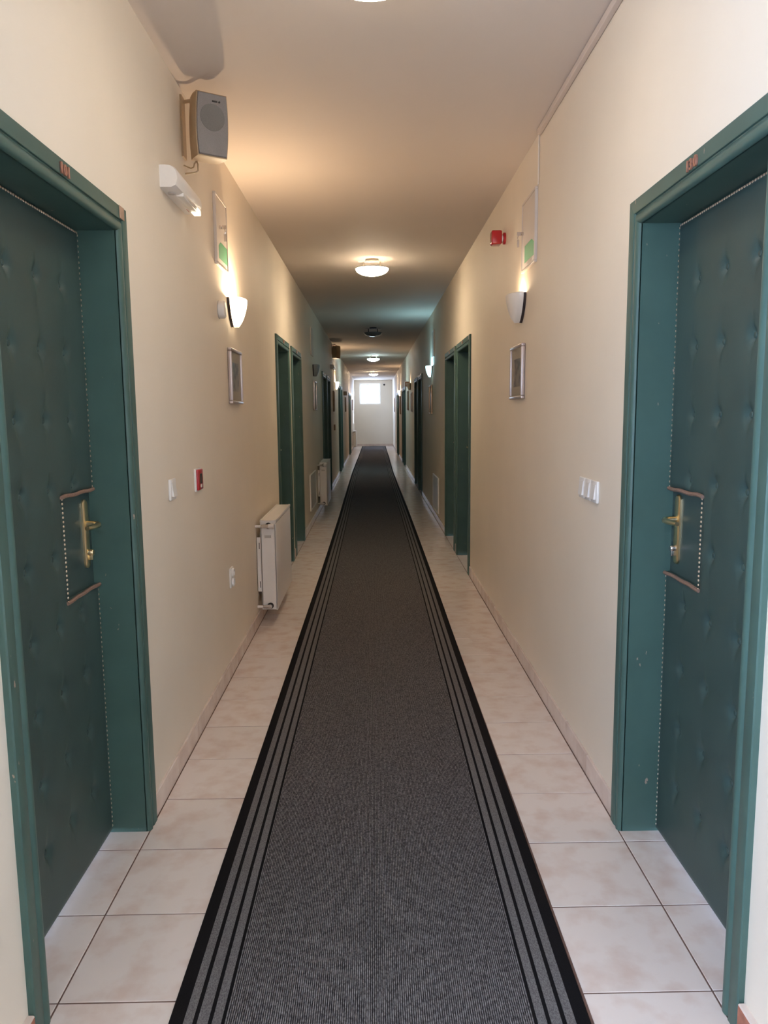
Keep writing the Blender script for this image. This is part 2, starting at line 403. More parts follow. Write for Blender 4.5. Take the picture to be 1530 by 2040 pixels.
strip(pr, 'ribbed_field', ['grey_pile', 'black_pile'], runner, [1] + [1, 0, 0, 1, 1]*nr)

# ------------------------------------------------------------------ doors
def sweep(prof, w, h, name, m, parent):
    """door casing in three mitred pieces; prof: (distance from the outer edge, out of the wall)"""
    n = len(prof)
    for part in ('l', 'r', 't'):
        v = []
        if part == 't':
            for e in (-1, 1):
                for d, o in prof: v.append((e*(w/2-d), o, h-d))
        else:
            e = -1 if part == 'l' else 1
            for z in (0, 1):
                for d, o in prof: v.append((e*(w/2-d), o, (h-d) if z else 0.001))
        f = [(k, (k+1) % n, n+(k+1) % n, n+k) for k in range(n)] + [tuple(range(n)), tuple(range(2*n-1, n-1, -1))]
        MB().add(v, f).build('casing_header' if part == 't' else 'casing_upright', m, parent, True)
CPROF = [(0, 0), (0, 0.013), (0.003, 0.016), (0.040, 0.016), (0.043, 0.014), (0.044, 0.009), (0.047, 0.008), (0.050, 0.011), (0.056, 0.0155), (0.064, 0.017), (0.072, 0.0155), (0.078, 0.010), (0.080, 0.004), (0.080, 0)]
RD = 0.130                                   # slab face behind the wall face
PAD = 0.020
def leaf_mesh(w, h, btn, cut, step, hs):
    """padded vinyl: a fine height field with a dimple at each button, a rolled edge and the lock cut-out"""
    def lines(a, b, extra):
        n = max(2, int((b-a)/step)); L = [a+(b-a)*i/n for i in range(n+1)]
        for e in extra:
            i = min(range(len(L)), key=lambda k: abs(L[k]-e)); L[i] = e
        for d in (0.004, 0.011): L += [a+d, b-d]
        return sorted(set(round(q, 5) for q in L))
    X = lines(-w/2, w/2, [q for q in (cut[0], cut[1]) if abs(q) < w/2-0.01]); Z = lines(0.012, h, [cut[2], cut[3]])
    def hgt(x, z):
        e = min(x+w/2, w/2-x, z-0.012, h-z)
        if cut[2]-0.03 < z < cut[3]+0.03 and cut[0]-0.03 < x < cut[1]+0.03:
            ex = max(cut[0]-x, x-cut[1], 0); ez = max(cut[2]-z, z-cut[3], 0); e = min(e, math.hypot(ex, ez))
        q = PAD*(0.45+0.55*min(1, max(0.0, e)/0.022)**0.5)
        for bx, bz in btn:
            dx, dz = x-bx, z-bz; d2 = dx*dx+dz*dz
            if d2 < 0.012:
                q -= 0.0125*math.exp(-d2/(2*0.013**2)) + 0.004*math.exp(-(dx*dx/(2*0.006**2)+dz*dz/(2*0.034**2)))
                q -= 0.003*math.exp(-d2/(2*0.035**2))
        return max(q, 0.001)
    ids = {}; v = []; f = []; used = set()
    for i in range(len(X)-1):
        for j in range(len(Z)-1):
            mx, mz = (X[i]+X[i+1])/2, (Z[j]+Z[j+1])/2
            if cut[0] < mx < cut[1] and cut[2] < mz < cut[3]: continue
            q = []
            for a, b in ((i, j), (i+1, j), (i+1, j+1), (i, j+1)):
                if (a, b) not in ids: ids[(a, b)] = len(v); v.append((X[a], -RD+hgt(X[a], Z[b]), Z[b]))
                q.append(ids[(a, b)])
            f.append(tuple(q))
    cnt = {}
    for q in f:
        for a, b in zip(q, q[1:]+q[:1]): cnt[(a, b)] = 1
    low = {}
    for (a, b) in list(cnt):
        if (b, a) in cnt: continue
        for k in (a, b):
            if k not in low: low[k] = len(v); v.append((v[k][0], -RD, v[k][2]))
        f.append((b, a, low[a], low[b]))
    return MB().add(v, f).mesh('padded_panel', 'vinyl', True)
def nails_mb(pts, r=0.0042):
    mb = MB()
    for x, y, z in pts: mb.lathe([(r, 0), (r*0.8, r*0.5), (0.0001, r*0.75)], 6, 'y', (x, y, z))
    return mb
def digits(txt, m, parent, x, z, n, h):
    """raised numerals; they read along local -X when seen from the corridor"""
    w = 0
    objs = []
    for ch in txt:
        cu = bpy.data.curves.new('number_digit', 'FONT'); cu.body = ch; cu.size = h/0.69; cu.extrude = 0.0022; cu.bevel_depth = 0.0008; cu.offset = 0.0005
        t = bpy.data.objects.new('tmp', cu); COL.objects.link(t)
        bpy.context.view_layer.update(); dg = bpy.context.evaluated_depsgraph_get()
        me = bpy.data.meshes.new_from_object(t.evaluated_get(dg)); bpy.data.objects.remove(t)
        me.materials.clear(); me.materials.append(M[m])
        xs = [q.co.x for q in me.vertices]; objs.append((me, min(xs), max(xs)))
    tot = sum(b-a for _, a, b in objs) + 0.010*(len(objs)-1); p = -tot/2
    for me, a, b in objs:
        for q in me.vertices:
            qx, qy, qz = q.co; q.co = (x - (p + qx - a), n + 0.003 + qz, z + qy)
        me.name = 'number_digit'
        bm = bmesh.new(); bm.from_mesh(me); bmesh.ops.recalc_face_normals(bm, faces=bm.faces[:]); bm.to_mesh(me); bm.free()
        obj('number_digit', me, parent); p += b-a+0.010
_cache = {}
def door(i, side, a, b, detail, number=None):
    w = b-a; fs = -1 if side < 0 else 1          # local X sign of the far end
    r = empty('door_%d' % i, (XL if side < 0 else XR, (a+b)/2, 0), -PI/2 if side < 0 else PI/2)
    r['kind'] = 'structure'
    sweep(CPROF, w, HO, 'casing', 'green_paint', r)
    iw = w-2*CW
    for e in (-1, 1):
        x0, x1 = sorted((e*iw/2, e*(iw/2+0.018)))
        MB().box(x0, x1, -RD-0.045, 0.003, 0.0005, OH+0.018).build('jamb_lining', 'green_paint', r)
    MB().box(-iw/2, iw/2, -RD-0.045, 0.003, OH, OH+0.018).build('head_lining', 'green_paint', r)
    # header end plate and, on the far doors, the number strip
    MB().rbox(-w/2+0.030, -w/2+0.074, 0.016, 0.0185, HO-0.041, HO-0.002, 0.0008, 1).build('corner_plate', 'bare_wood' if detail else 'silver_frame', r)
    slab = MB().box(-iw/2+0.001, iw/2-0.001, -RD-0.04, -RD, 0.012, OH-0.001).build('door_leaf', 'vinyl_flat', r)
    lw, lh = iw-0.004, OH-0.004
    # local positions: columns at 0.17 m, rows at 0.2 m
    cxs = [fs*(iw/2-0.155-0.174*k) for k in range(4)]
    rows = [1.835-0.2*k for k in range(10)]
    cut = sorted((fs*(iw/2-0.26), fs*(iw/2+0.002))); cut = (cut[0], cut[1], 0.893 if side < 0 else 0.920, 1.207 if side < 0 else 1.195)
    if fs > 0: cut = (cut[0], lw/2+0.001, cut[2], cut[3])
    else: cut = (-lw/2-0.001, cut[1], cut[2], cut[3])
    btn = [(x, z) for z in rows for x in cxs if abs(x) < lw/2-0.03 and z > 0.12 and not (cut[0]-0.03 < x < cut[1]+0.03 and cut[2]-0.02 < z < cut[3]+0.02)]
    if detail:
        obj('padded_panel', leaf_mesh(lw, lh, btn, cut, 0.007, fs), slab)
        bme = MB().lathe([(0.0001, -0.002), (0.008, -0.002), (0.009, 0.0005), (0.007, 0.0028), (0.0001, 0.0036)], 10, 'y').mesh('tufting_button', 'vinyl', True)
        for x, z in btn: obj('tufting_button', bme, slab, (x, -RD+0.0065, z))
        # nails along the edge, the braid along the top and round the lock cut-out
        nn = -RD+0.0148; P = []
        xe = fs*(lw/2-0.0065); z = 0.03
        while z < lh-0.01:
            if not (cut[2]-0.004 < z < cut[3]+0.004): P.append((xe, nn, z))
            P.append((-xe, nn, z)); z += 0.0165
        xi = fs*(lw/2-0.262); z = cut[2]
        while z <= cut[3]: P.append((xi, -RD+0.019, z)); z += 0.0135
        x = -lw/2+0.01
        while x < lw/2: P.append((x, nn, lh-0.006)); x += 0.014
        nails_mb(P).build('nail_trim', 'nail_brass', slab, True)['kind'] = 'stuff'
        tub = [(-lw/2+0.004, nn-0.003, lh-0.005), (lw/2-0.004, nn-0.003, lh-0.005)]
        MB().tube(tub, 0.004, 6).build('top_braid', 'braid', slab, True)
        for zc, dz in ((cut[3]+0.002, 0.0), (cut[2]-0.002, 0.0)):
            pts = []
            for k in range(13):
                t = k/12; pts.append((fs*(lw/2-0.264*(1-t)-0.002), -RD+0.0185+0.002*math.sin(t*9+zc*7), zc+0.0018*math.sin(t*13+zc*5)))
            MB().tube(pts, 0.0062, 7).build('cutout_roll', 'braid', slab, True)
        # lock plate, lever and key cylinder
        hx = fs*(iw/2-0.055); h0, h1 = 0.955, 1.180; hwid = 0.020
        mb = MB(); prof = []
        for k in range(25):
            an = PI*k/24; prof.append((hx+hwid*math.cos(an), h1-hwid+hwid*math.sin(an)))
        for k in range(25):
            an = PI+PI*k/24; prof.append((hx+hwid*math.cos(an), h0+hwid+hwid*math.sin(an)))
        ins = [(hx+(x-hx)*0.72, (h0+h1)/2+(z-(h0+h1)/2)*0.965) for x, z in prof]; n = len(prof)
        v = [(x, -RD, z) for x, z in prof] + [(x, -RD+0.005, z) for x, z in prof] + [(x, -RD+0.009, z) for x, z in ins]
        f = [(q, (q+1) % n, n+(q+1) % n, n+q) for q in range(n)] + [(n+q, n+(q+1) % n, 2*n+(q+1) % n, 2*n+q) for q in range(n)] + [tuple(range(2*n, 3*n))]
        plate = mb.add(v, f).build('handle_plate', 'brass', slab, True)
        lz = 1.100
        pts = [(hx, -RD+0.008, lz), (hx, -RD+0.034, lz), (hx-fs*0.006, -RD+0.046, lz), (hx-fs*0.020, -RD+0.053, lz), (hx-fs*0.060, -RD+0.055, lz), (hx-fs*0.115, -RD+0.052, lz+0.002)]
        MB().tube(pts, [0.011, 0.0095, 0.009, 0.009, 0.0085, 0.007], 12).build('lever_handle', 'brass', slab, True)
        mb = MB().lathe([(0.0105, 0), (0.0105, 0.016), (0.009, 0.018)], 14, 'y', (hx, -RD+0.007, 1.006)); mb.rbox(hx-0.005, hx+0.005, -RD+0.008, -RD+0.022, 0.982, 1.006, 0.002)
        mb.build('key_cylinder', 'chrome' if fs > 0 else 'brass', slab, True)
        digits(number, 'copper_number', r, (a+b)/2-2.066 if fs < 0 else 2.035-(a+b)/2, HO-0.041, 0.016, 0.026)
    else:
        key = (round(w, 2), fs)
        if key not in _cache: _cache[key] = leaf_mesh(lw, lh, btn, cut, 0.03, fs)
        obj('padded_panel', _cache[key], slab)
        MB().rbox(-0.04, 0.04, 0.016, 0.020, HO-0.036, HO-0.010, 0.001, 1).build('number_strip', 'copper_number', r)
        hx = fs*(iw/2-0.055)
        MB().rbox(hx-0.02, hx+0.02, -RD, -RD+0.009, 0.955, 1.18, 0.004).build('handle_plate', 'brass', slab, True)
        MB().tube([(hx, -RD+0.008, 1.1), (hx, -RD+0.05, 1.1), (hx-fs*0.11, -RD+0.052, 1.1)], 0.009, 8).build('lever_handle', 'brass', slab, True)
    return r
for i, (s, a, b) in enumerate(DOORS):
    door(i+1, s, a, b, i < 2, '101' if i == 0 else '130')

# ------------------------------------------------------------------ lamps
def ceiling_lamp(y, x, m, label, power, col):
    r = empty('ceiling_lamp', (x, y, HC)); tag(r, label, 'lamp', 'saucer lamps along the ceiling')
    mt = 'shaded_metal' if m == 'glass_off' else 'lamp_metal'  # unlit lamp takes a darker copy of the metal, shade painted in
    MB().lathe([(0.0001, 0), (0.06, 0), (0.06, -0.012), (0.05, -0.018), (0.0001, -0.018)], 28).build('ceiling_plate', mt, r, True)
    MB().rbox(-0.125, 0.125, -0.012, 0.012, -0.022, -0.016, 0.002).build('mounting_bar', mt, r, True)
    for e in (-1, 1): MB().tube([(e*0.075, 0, -0.018), (e*0.075, 0, -0.095)], 0.007, 10).build('rod', mt, r, True)
    R = 0.150; prof = []
    for k in range(13):
        t = k/12; prof.append((max(0.0001, R*math.sin(t*PI/2)), -0.145+0.062*(1-math.cos(t*PI/2)**1.0)*1.0))
    inner = [(max(0.0001, q-0.004), z+0.004) for q, z in reversed(prof)]
    MB().lathe(prof+inner, 40).build('glass_bowl', m, r, True)
    MB().lathe([(R-0.002, -0.086), (R+0.004, -0.086), (R+0.004, -0.080), (R-0.002, -0.080), (R-0.002, -0.086)], 40).build('rim', mt, r, True)
    if power: light('lamp_light', (0, 0, -0.10), power, col, 0.05, r)
    return r
ceiling_lamp(2.405, 0.005, 'bulb_white_bowl', 'lit saucer ceiling lamp cut off by the top of the photo', 3, (1, 0.85, 0.68))
ceiling_lamp(7.12, 0.005, 'bulb_warm_bowl', 'warm lit saucer ceiling lamp above the first far pair of doors', 2, (1, 0.78, 0.5))
ceiling_lamp(12.7, 0.014, 'glass_off', 'unlit dark saucer ceiling lamp hanging on two rods', 0, (1, 1, 1))
ceiling_lamp(18.8, 0.02, 'bulb_cool_bowl', 'cool bluish lit saucer ceiling lamp in the far half of the corridor', 5, (0.7, 0.95, 1))
ceiling_lamp(26.2, 0.03, 'bulb_warm_bowl', 'lit saucer ceiling lamp nearest the end window', 5, (1, 0.85, 0.65))

def sconce(side, y, m, label, power, col, z=2.095):
    r = on_wall('wall_sconce', side, y, z, label, 'lamp', 'shield shaped wall sconces')
    n, K = 22, 12; outer = []; v = []; f = []
    HW, DP, HT = 0.118, 0.078, 0.152
    for sh, th in ((0, 0.0), (1, 0.005)):
        for k in range(K+1):
            t = k/K                                   # 0 rim .. 1 tip
            s = max(0.01, (1-t**1.7)**0.75) if t < 1 else 0.01
            for i in range(n+1):
                an = PI*i/n
                v.append(((HW*s-th)*math.cos(an), 0.015+(0.024*t*t+max(0.006, DP*s)-th)*math.sin(an)**0.85, -HT*t + (0.004 if sh else 0)))
    N = n+1; S = (K+1)*N
    for sh in (0, 1):
        for k in range(K):
            for i in range(n): q = (sh*S+k*N+i, sh*S+k*N+i+1, sh*S+(k+1)*N+i+1, sh*S+(k+1)*N+i); f.append(q if sh else q[::-1])
    for i in range(n): f.append((i, i+1, S+i+1, S+i))
    for i in range(n): f.append((K*N+i, K*N+i+1, S+K*N+i+1, S+K*N+i))
    for k in range(K):
        for i in (0, n): f.append((k*N+i, (k+1)*N+i, S+(k+1)*N+i, S+k*N+i))
    MB().add(v, f).build('shade', m, r, True)
    sil = []
    for k in range(K+1):
        t = k/K; s = max(0.02, (1-t**1.7)**0.75) if t < 1 else 0.02; sil.append((HW*s, -HT*t))
    MB().prism([(a, b) for a, b in sil] + [(-a, b) for a, b in reversed(sil)], 0.001, 0.016).build('shadow_gap_plate', 'shaded_metal', r)  # added to stop light leaking behind; dark colour paints the shadow gap
    MB().tube([(0, 0.012, -0.075), (0, 0.055, -0.075), (0, 0.055, -0.05)], 0.010, 8).build('lamp_holder', 'chrome', r, True)
    if power: light('sconce_light', (0, 0.058, -0.012), power, col, 0.022, r)
    return r
sconce(-1, 4.46, 'shade_lit_warm', 'brightly glowing shield shaped sconce above the picture by the fire call point', 27, WARM)
sconce(1, 4.36, 'shade_white', 'white ceramic shield sconce below the hatch with hanging keys, lit upward', 3.2, WARM)
sconce(1, 10.95, 'shade_lit_cool', 'cyan glowing shield sconce above a gilt framed picture', 15, COOL)
sconce(-1, 10.45, 'shade_grey', 'unlit grey shield sconce above the framed picture past the second door pair', 0, WARM)
sconce(-1, 16.4, 'shade_lit_warm', 'glowing sconce below the far loudspeaker', 15, WARM)
sconce(1, 17.2, 'shade_white', 'small white sconce facing the far glowing sconce', 3, WARM)
sconce(1, 23.3, 'shade_lit_warm', 'glowing sconce between the two last door pairs', 14, WARM)
sconce(-1, 28.6, 'shade_lit_warm', 'last glowing sconce near the end window', 9, (1, 0.85, 0.7))

# ------------------------------------------------------------------ loudspeakers
def speaker(y, x, z, yaw, label, tilt=0.06):
    """front along local -Y; yaw turns it about the vertical"""
    r = empty('loudspeaker', (x, y, z), yaw); tag(r, label, 'loudspeaker', 'loudspeakers on wall brackets')
    w, h, d = 0.142, 0.250, 0.135; K = 10; n = 2*K
    def outline(sc, wb):
        p = []
        for k in range(K+1): t = -1+2*k/K; p.append((sc*(w/2)*(1-0.10*t*t)*wb, h/2*sc*t))
        for k in range(K+1): t = 1-2*k/K; p.append((-sc*(w/2)*(1-0.10*t*t)*wb, h/2*sc*t))
        return p
    def loft(rings, name, m):
        v = []; f = []; N = len(rings[0][1])
        for yy, p in rings: v += [(a, yy, b) for a, b in p]
        for i in range(len(rings)-1):
            for k in range(N): f.append((i*N+k, i*N+(k+1) % N, (i+1)*N+(k+1) % N, (i+1)*N+k))
        f.append(tuple(range(N))); f.append(tuple((len(rings)-1)*N+k for k in range(N)))
        o = MB().add(v, f).build(name, m, r, True); o.rotation_euler = (tilt, 0, 0); return o
    loft([(-0.002, outline(0.985, 1)), (0.004, outline(1, 1)), (0.05, outline(1.0, 1.0)), (0.10, outline(0.985, 0.92)), (d, outline(0.93, 0.74))], 'speaker_case', 'speaker_case')
    g = loft([(-0.010, outline(0.93, 0.98)), (-0.006, outline(0.955, 0.98)), (-0.001, outline(0.955, 0.98))], 'grille', 'speaker_grille')
    MB().lathe([(0.053, -0.0095), (0.052, -0.0112), (0.049, -0.0106), (0.0001, -0.0106)], 32, 'y', (0, 0, 0.028)).build('woofer_disc', 'speaker_cone', g, True)
    MB().rbox(-0.002, 0.020, -0.0125, -0.010, 0.088, 0.094, 0.0005, 1).build('badge', 'dark', g)
    MB().lathe([(0.0001, -0.0128), (0.004, -0.0128), (0.004, -0.010)], 10, 'y', (0.029, 0, 0.091)).build('indicator_dot', 'dark', g)
    return r
s1 = speaker(3.335, -0.657, 2.640, math.radians(31), 'beige loudspeaker with grey front on the wall above the emergency light')
def bracket(root, pts_world, wall_box):
    inv = root.matrix_basis.inverted()
    mb = MB().tube([inv @ Vector(p) for p in pts_world], 0.008, 8); mb.build('bracket_arm', 'speaker_case', root, True)
    x0, x1, y0, y1, z0, z1 = wall_box
    t = MB().box(x0, x1, y0, y1, z0, z1); t.v = [tuple(inv @ Vector(p)) for p in t.v]; t.build('wall_bracket', 'speaker_case', root)
bpy.context.view_layer.update()
bracket(s1, [(-0.803, 3.46, 2.78), (-0.765, 3.46, 2.785), (-0.715, 3.45, 2.76)], (XL, XL+0.008, 3.43, 3.49, 2.55, 2.80))
inv = s1.matrix_basis.inverted()
MB().tube([inv @ Vector(p) for p in [(-0.740, 3.44, 2.62), (-0.757, 3.44, 2.58), (-0.752, 3.43, 2.545), (-0.742, 3.43, 2.515), (-0.742, 3.43, 2.490), (-0.752, 3.43, 2.483), (-0.80, 3.44, 2.480)]], 0.0035, 6).build('cable', 'cable', s1, True)
MB().tube([inv @ Vector(p) for p in [(-0.742, 3.43, 2.535), (-0.757, 3.43, 2.518), (-0.762, 3.435, 2.505), (-0.775, 3.44, 2.502), (-0.805, 3.44, 2.515)]], 0.003, 6).build('cable', 'cable', s1, True)
s2 = speaker(15.35, -0.70, 2.635, math.radians(180-25), 'far loudspeaker turned away, seen from its brown back')
bpy.context.view_layer.update()
bracket(s2, [(-0.803, 15.3, 2.78), (-0.74, 15.3, 2.79), (-0.70, 15.3, 2.76)], (XL, XL+0.008, 15.27, 15.33, 2.6, 2.80))

# ------------------------------------------------------------------ emergency lights
def emergency(side, y, z, L, label, lit):
    r = on_wall('emergency_light', side, y, z, label, 'lamp', 'emergency lights on the wall')
    D, h = 0.072, 0.088; near = 1 if side < 0 else -1      # local X of the near end
    prof = [(0, -h/2), (0, h/2), (0.02, h/2)]
    for k in range(9):
        an = PI/2*(1-k/8); prof.append((D-0.045+0.045*math.cos(an), h/2-0.045+0.045*math.sin(an)))
    prof += [(D, -h/2+0.030), (D-0.008, -h/2+0.008), (D-0.026, -h/2)]
    v = []; f = []; n = len(prof)
    ends = [(-L/2, 0.93), (-L/2+0.012, 1), (L/2-0.012, 1), (L/2, 0.93)]
    for xx, s in ends: v += [(xx, a*s, b*s) for a, b in prof]
    for i in range(len(ends)-1):
        for k in range(n): f.append((i*n+k, i*n+(k+1) % n, (i+1)*n+(k+1) % n, (i+1)*n+k))
    f += [tuple(range(n)), tuple((len(ends)-1)*n+k for k in range(n))]
    MB().add(v, f).build('housing', 'white_plastic', r, True)
    a, b = sorted((near*(L/2-0.10), -near*(L/2-0.012)))
    MB().rbox(a, b, D-0.036, D-0.006, -h/2-0.006, -h/2+0.016, 0.003).build('diffuser', 'lens_clear', r, True)
    a, b = sorted((-near*(L/2-0.012), -near*(L/2-0.075)))
    MB().rbox(a, b, D-0.034, D-0.004, -h/2-0.008, -h/2+0.014, 0.003).build('lit_end', 'tube_lit' if lit else 'lens_clear', r, True)
    MB().lathe([(0.016, 0), (0.016, -0.004), (0.010, -0.004), (0.010, -0.002), (0.0001, -0.002)], 16, 'z', (near*(L/2-0.075), 0.026, -h/2)).build('screw_cap', 'grey_plastic', r, True)
    MB().box(near*-0.13-0.025, near*-0.13+0.025, 0.025, 0.028, -h/2-0.0006, -h/2+0.001).build('red_mark', 'red_plastic', r)
    return r
emergency(-1, 3.258, 2.358, 0.41, 'white emergency light box with a lit end below the loudspeaker', True)
emergency(-1, 15.0, 2.33, 0.40, 'small far emergency light under the turned loudspeaker', False)

# ------------------------------------------------------------------ meter hatches above the sconces
def hatch(side, y, z, w, h, label, keys=True, sticker=True):
    r = on_wall('meter_hatch', side, y, z, label, 'hatch', 'meter hatches above the sconces')
    for a, b, c, d in [(-w/2, w/2, h/2-0.012, h/2), (-w/2, w/2, -h/2, -h/2+0.012), (-w/2, -w/2+0.012, -h/2+0.012, h/2-0.012), (w/2-0.012, w/2, -h/2+0.012, h/2-0.012)]:
        MB().rbox(a, b, 0, 0.016, c, d, 0.002, 1).build('frame_strip', 'hatch_metal', r)
    dr = MB().rbox(-w/2+0.014, w/2-0.014, 0.0, 0.013, -h/2+0.014, h/2-0.014, 0.002, 1).build('hatch_door', 'hatch_metal', r)
    fs = -1 if side < 0 else 1
    if keys:
        kx = fs*(w/2-0.035) if side > 0 else fs*(-0.055)
        MB().lathe([(0.010, 0.012), (0.010, 0.022), (0.006, 0.026), (0.0001, 0.026)], 12, 'y', (kx, 0, 0.022)).build('lock', 'chrome', dr, True)
        k = MB().rbox(kx-0.002, kx+0.002, 0.024, 0.048, 0.012, 0.032, 0.001, 1); k.tube([(kx, 0.040, 0.012), (kx, 0.044, -0.003), (kx, 0.040, -0.013)], 0.0025, 6)
        k.rbox(kx-0.002, kx+0.002, 0.034, 0.047, -0.050, -0.010, 0.0015, 1)
        k.build('key', 'chrome', dr)
    if sticker:
        q = [(-0.085, -0.045), (0.085, -0.045), (0.085, 0.02), (0.045, 0.045), (-0.085, 0.045)]
        q = [(fs*-a*(1.30 if side < 0 else 1.42), b) for a, b in q]
        MB().prism(q, 0.0130, 0.0136).build('green_sticker', 'green_sticker', dr, loc=(fs*0.018 if side < 0 else -fs*0.030, 0, -h/2+0.085))
        if side > 0: MB().rbox(-0.05, 0.05, 0.0130, 0.0136, -0.014, 0.014, 0.0002, 1).build('paper_label', 'paper', dr, loc=(-0.05, 0, -h/2+0.027))
    return r
hatch(-1, 4.200, 2.400, 0.300, 0.362, 'beige metal hatch with key and green sticker, above the brightly glowing sconce')
hatch(1, 4.160, 2.392, 0.345, 0.370, 'beige metal hatch with hanging keys beside the red siren')
hatch(-1, 10.2, 2.38, 0.34, 0.36, 'far grey hatch above the unlit grey sconce', False, False)
hatch(1, 10.65, 2.38, 0.34, 0.36, 'far hatch above the cyan glowing sconce', False, False)

# ------------------------------------------------------------------ small wall devices
r = on_wall('doorbell_chime', -1, 4.115, 1.996, 'round off-white disc on the wall beside the brightly glowing sconce', 'chime')
MB().lathe([(0.046, 0), (0.046, 0.026), (0.043, 0.032), (0.036, 0.036), (0.0001, 0.036)], 32, 'y').build('cover', 'white_plastic', r, True)
MB().lathe([(0.048, 0), (0.048, 0.004), (0.0001, 0.004)], 32, 'y').build('base_ring', 'grey_plastic', r, True)

r = on_wall('fire_siren', 1, 4.95, 2.532, 'red fire siren on the wall near the ceiling', 'siren')
MB().lathe([(0.036, 0), (0.036, 0.014), (0.030, 0.016), (0.0001, 0.016)], 20, 'y').build('base', 'red_plastic', r, True)
MB().tube([(0, 0.014, 0), (0, 0.028, 0)], 0.022, 14).build('neck', 'white_plastic', r, True)
MB().rbox(-0.044, 0.044, 0.026, 0.092, -0.040, 0.044, 0.010, 3).build('red_lens', 'red_clear', r, True)

def switch(side, y, z, n, label, group='light switches'):
    r = on_wall('light_switch', side, y, z, label, 'switch', group)
    for i in range(n):
        c = (i-(n-1)/2)*0.082
        MB().rbox(c-0.0405, c+0.0405, 0, 0.011, -0.042, 0.042, 0.004).build('switch_plate', 'white_plastic', r, True)
        v = [(c-0.026, 0.010, -0.028), (c+0.026, 0.010, -0.028), (c+0.026, 0.019, -0.028), (c-0.026, 0.019, -0.028), (c-0.026, 0.010, 0.028), (c+0.026, 0.010, 0.028), (c+0.026, 0.0125, 0.028), (c-0.026, 0.0125, 0.028)]
        MB().add(v, [(3,2,1,0),(4,5,6,7),(0,1,5,4),(1,2,6,5),(2,3,7,6),(3,0,4,7)]).build('rocker', 'white_plastic', r)
    return r
switch(-1, 3.01, 1.153, 1, 'single white light switch beside the red fire call point')
switch(1, 2.935, 1.142, 3, 'row of three white light switches in one frame beside the green door')

r = on_wall('fire_call_point', -1, 3.455, 1.153, 'red manual fire alarm call point on the wall', 'alarm')
MB().rbox(-0.052, 0.052, 0, 0.010, -0.052, 0.052, 0.003).build('back_box', 'white_plastic', r, True)
MB().rbox(-0.047, 0.047, 0.009, 0.019, -0.047, 0.047, 0.004).build('red_cover', 'red_plastic', r, True)
MB().rbox(-0.024, 0.018, 0.0185, 0.0205, -0.018, 0.028, 0.001, 1).build('dark_window', 'dark', r)
MB().rbox(-0.018, 0.010, 0.0185, 0.0205, -0.036, -0.022, 0.001, 1).build('pale_mark', 'paper', r)

r = on_wall('wall_socket', -1, 4.165, 0.540, 'white double power socket low on the wall before the radiator', 'socket')
MB().rbox(-0.040, 0.040, 0, 0.010, -0.056, 0.056, 0.004).build('socket_plate', 'white_plastic', r, True)
for e in (-1, 1):
    MB().lathe([(0.0001, 0.010), (0.018, 0.010), (0.018, 0.021), (0.022, 0.022), (0.025, 0.018), (0.025, 0.008)], 20, 'y', (0, 0, e*0.0275)).build('socket_cup', 'white_plastic', r, True)

# cable trunking along the right ceiling edge and down to the hatch
r = empty('cable_trunking', (XR-0.0015, 0, HC)); tag(r, 'thin beige cable trunking along the ceiling edge, ending above the keyed hatch', 'trunking')
MB().rbox(-0.022, 0.0, -3.0, 3.93, -0.030, -0.002, 0.003).build('trunking_run', 'trunking', r)
MB().rbox(-0.007, 0.0, 3.965, 3.985, -0.255, -0.002, 0.002, 1).build('trunking_drop', 'wall_paint', r)

# ------------------------------------------------------------------ pictures
def picture(side, y, z, w, h, fm, label, detail=True, fw_=0.017, d=0.024):
    r = on_wall('framed_picture', side, y, z, label, 'picture', 'framed pictures along the walls')
    for a, b, c, e in [(-w/2, w/2, h/2-fw_, h/2), (-w/2, w/2, -h/2, -h/2+fw_), (-w/2, -w/2+fw_, -h/2+fw_, h/2-fw_), (w/2-fw_, w/2, -h/2+fw_, h/2-fw_)]:
        MB().rbox(a, b, 0.001, d, c, e, 0.005, 3).build('frame_strip', fm, r, True)
    mo = MB().box(-w/2+fw_, w/2-fw_, 0.001, 0.012, -h/2+fw_, h/2-fw_).build('mount_board', 'mount', r)
    if detail: MB().box(-w*0.28, w*0.28, 0.012, 0.0126, -h*0.27, h*0.25).build('print', 'engraving', mo)
    return r
picture(-1, 4.475, 1.662, 0.350, 0.312, 'silver_frame', 'silver framed engraving under the brightly glowing sconce')
picture(1, 4.430, 1.672, 0.360, 0.306, 'silver_frame', 'silver framed engraving below the white ceramic sconce')
picture(-1, 10.55, 1.685, 0.42, 0.40, 'silver_frame', 'framed picture below the unlit grey sconce')
picture(1, 11.05, 1.625, 0.42, 0.41, 'gilt_frame', 'gilt framed picture below the cyan sconce')
picture(-1, 15.6, 1.68, 0.36, 0.42, 'wood_frame', 'dark framed picture past the third door pair, near the turned loudspeaker', False)
picture(-1, 22.2, 1.68, 0.40, 0.42, 'wood_frame', 'brown framed picture facing the last glowing wall sconce across', False)
picture(-1, 30.0, 1.75, 0.50, 0.44, 'wood_frame', 'small dark picture above the last radiator', False)
picture(1, 16.5, 1.66, 0.40, 0.42, 'silver_frame', 'pale framed picture just past the third door pair', False)
picture(1, 18.3, 1.72, 0.50, 0.46, 'wood_frame', 'dark glazed picture before the fourth door pair', False)
picture(1, 23.4, 1.66, 0.45, 0.55, 'wood_frame', 'brown picture below the glowing sconce between the last doors', False)
picture(1, 29.5, 1.72, 0.45, 0.55, 'silver_frame', 'last grey framed picture near the end wall', False)
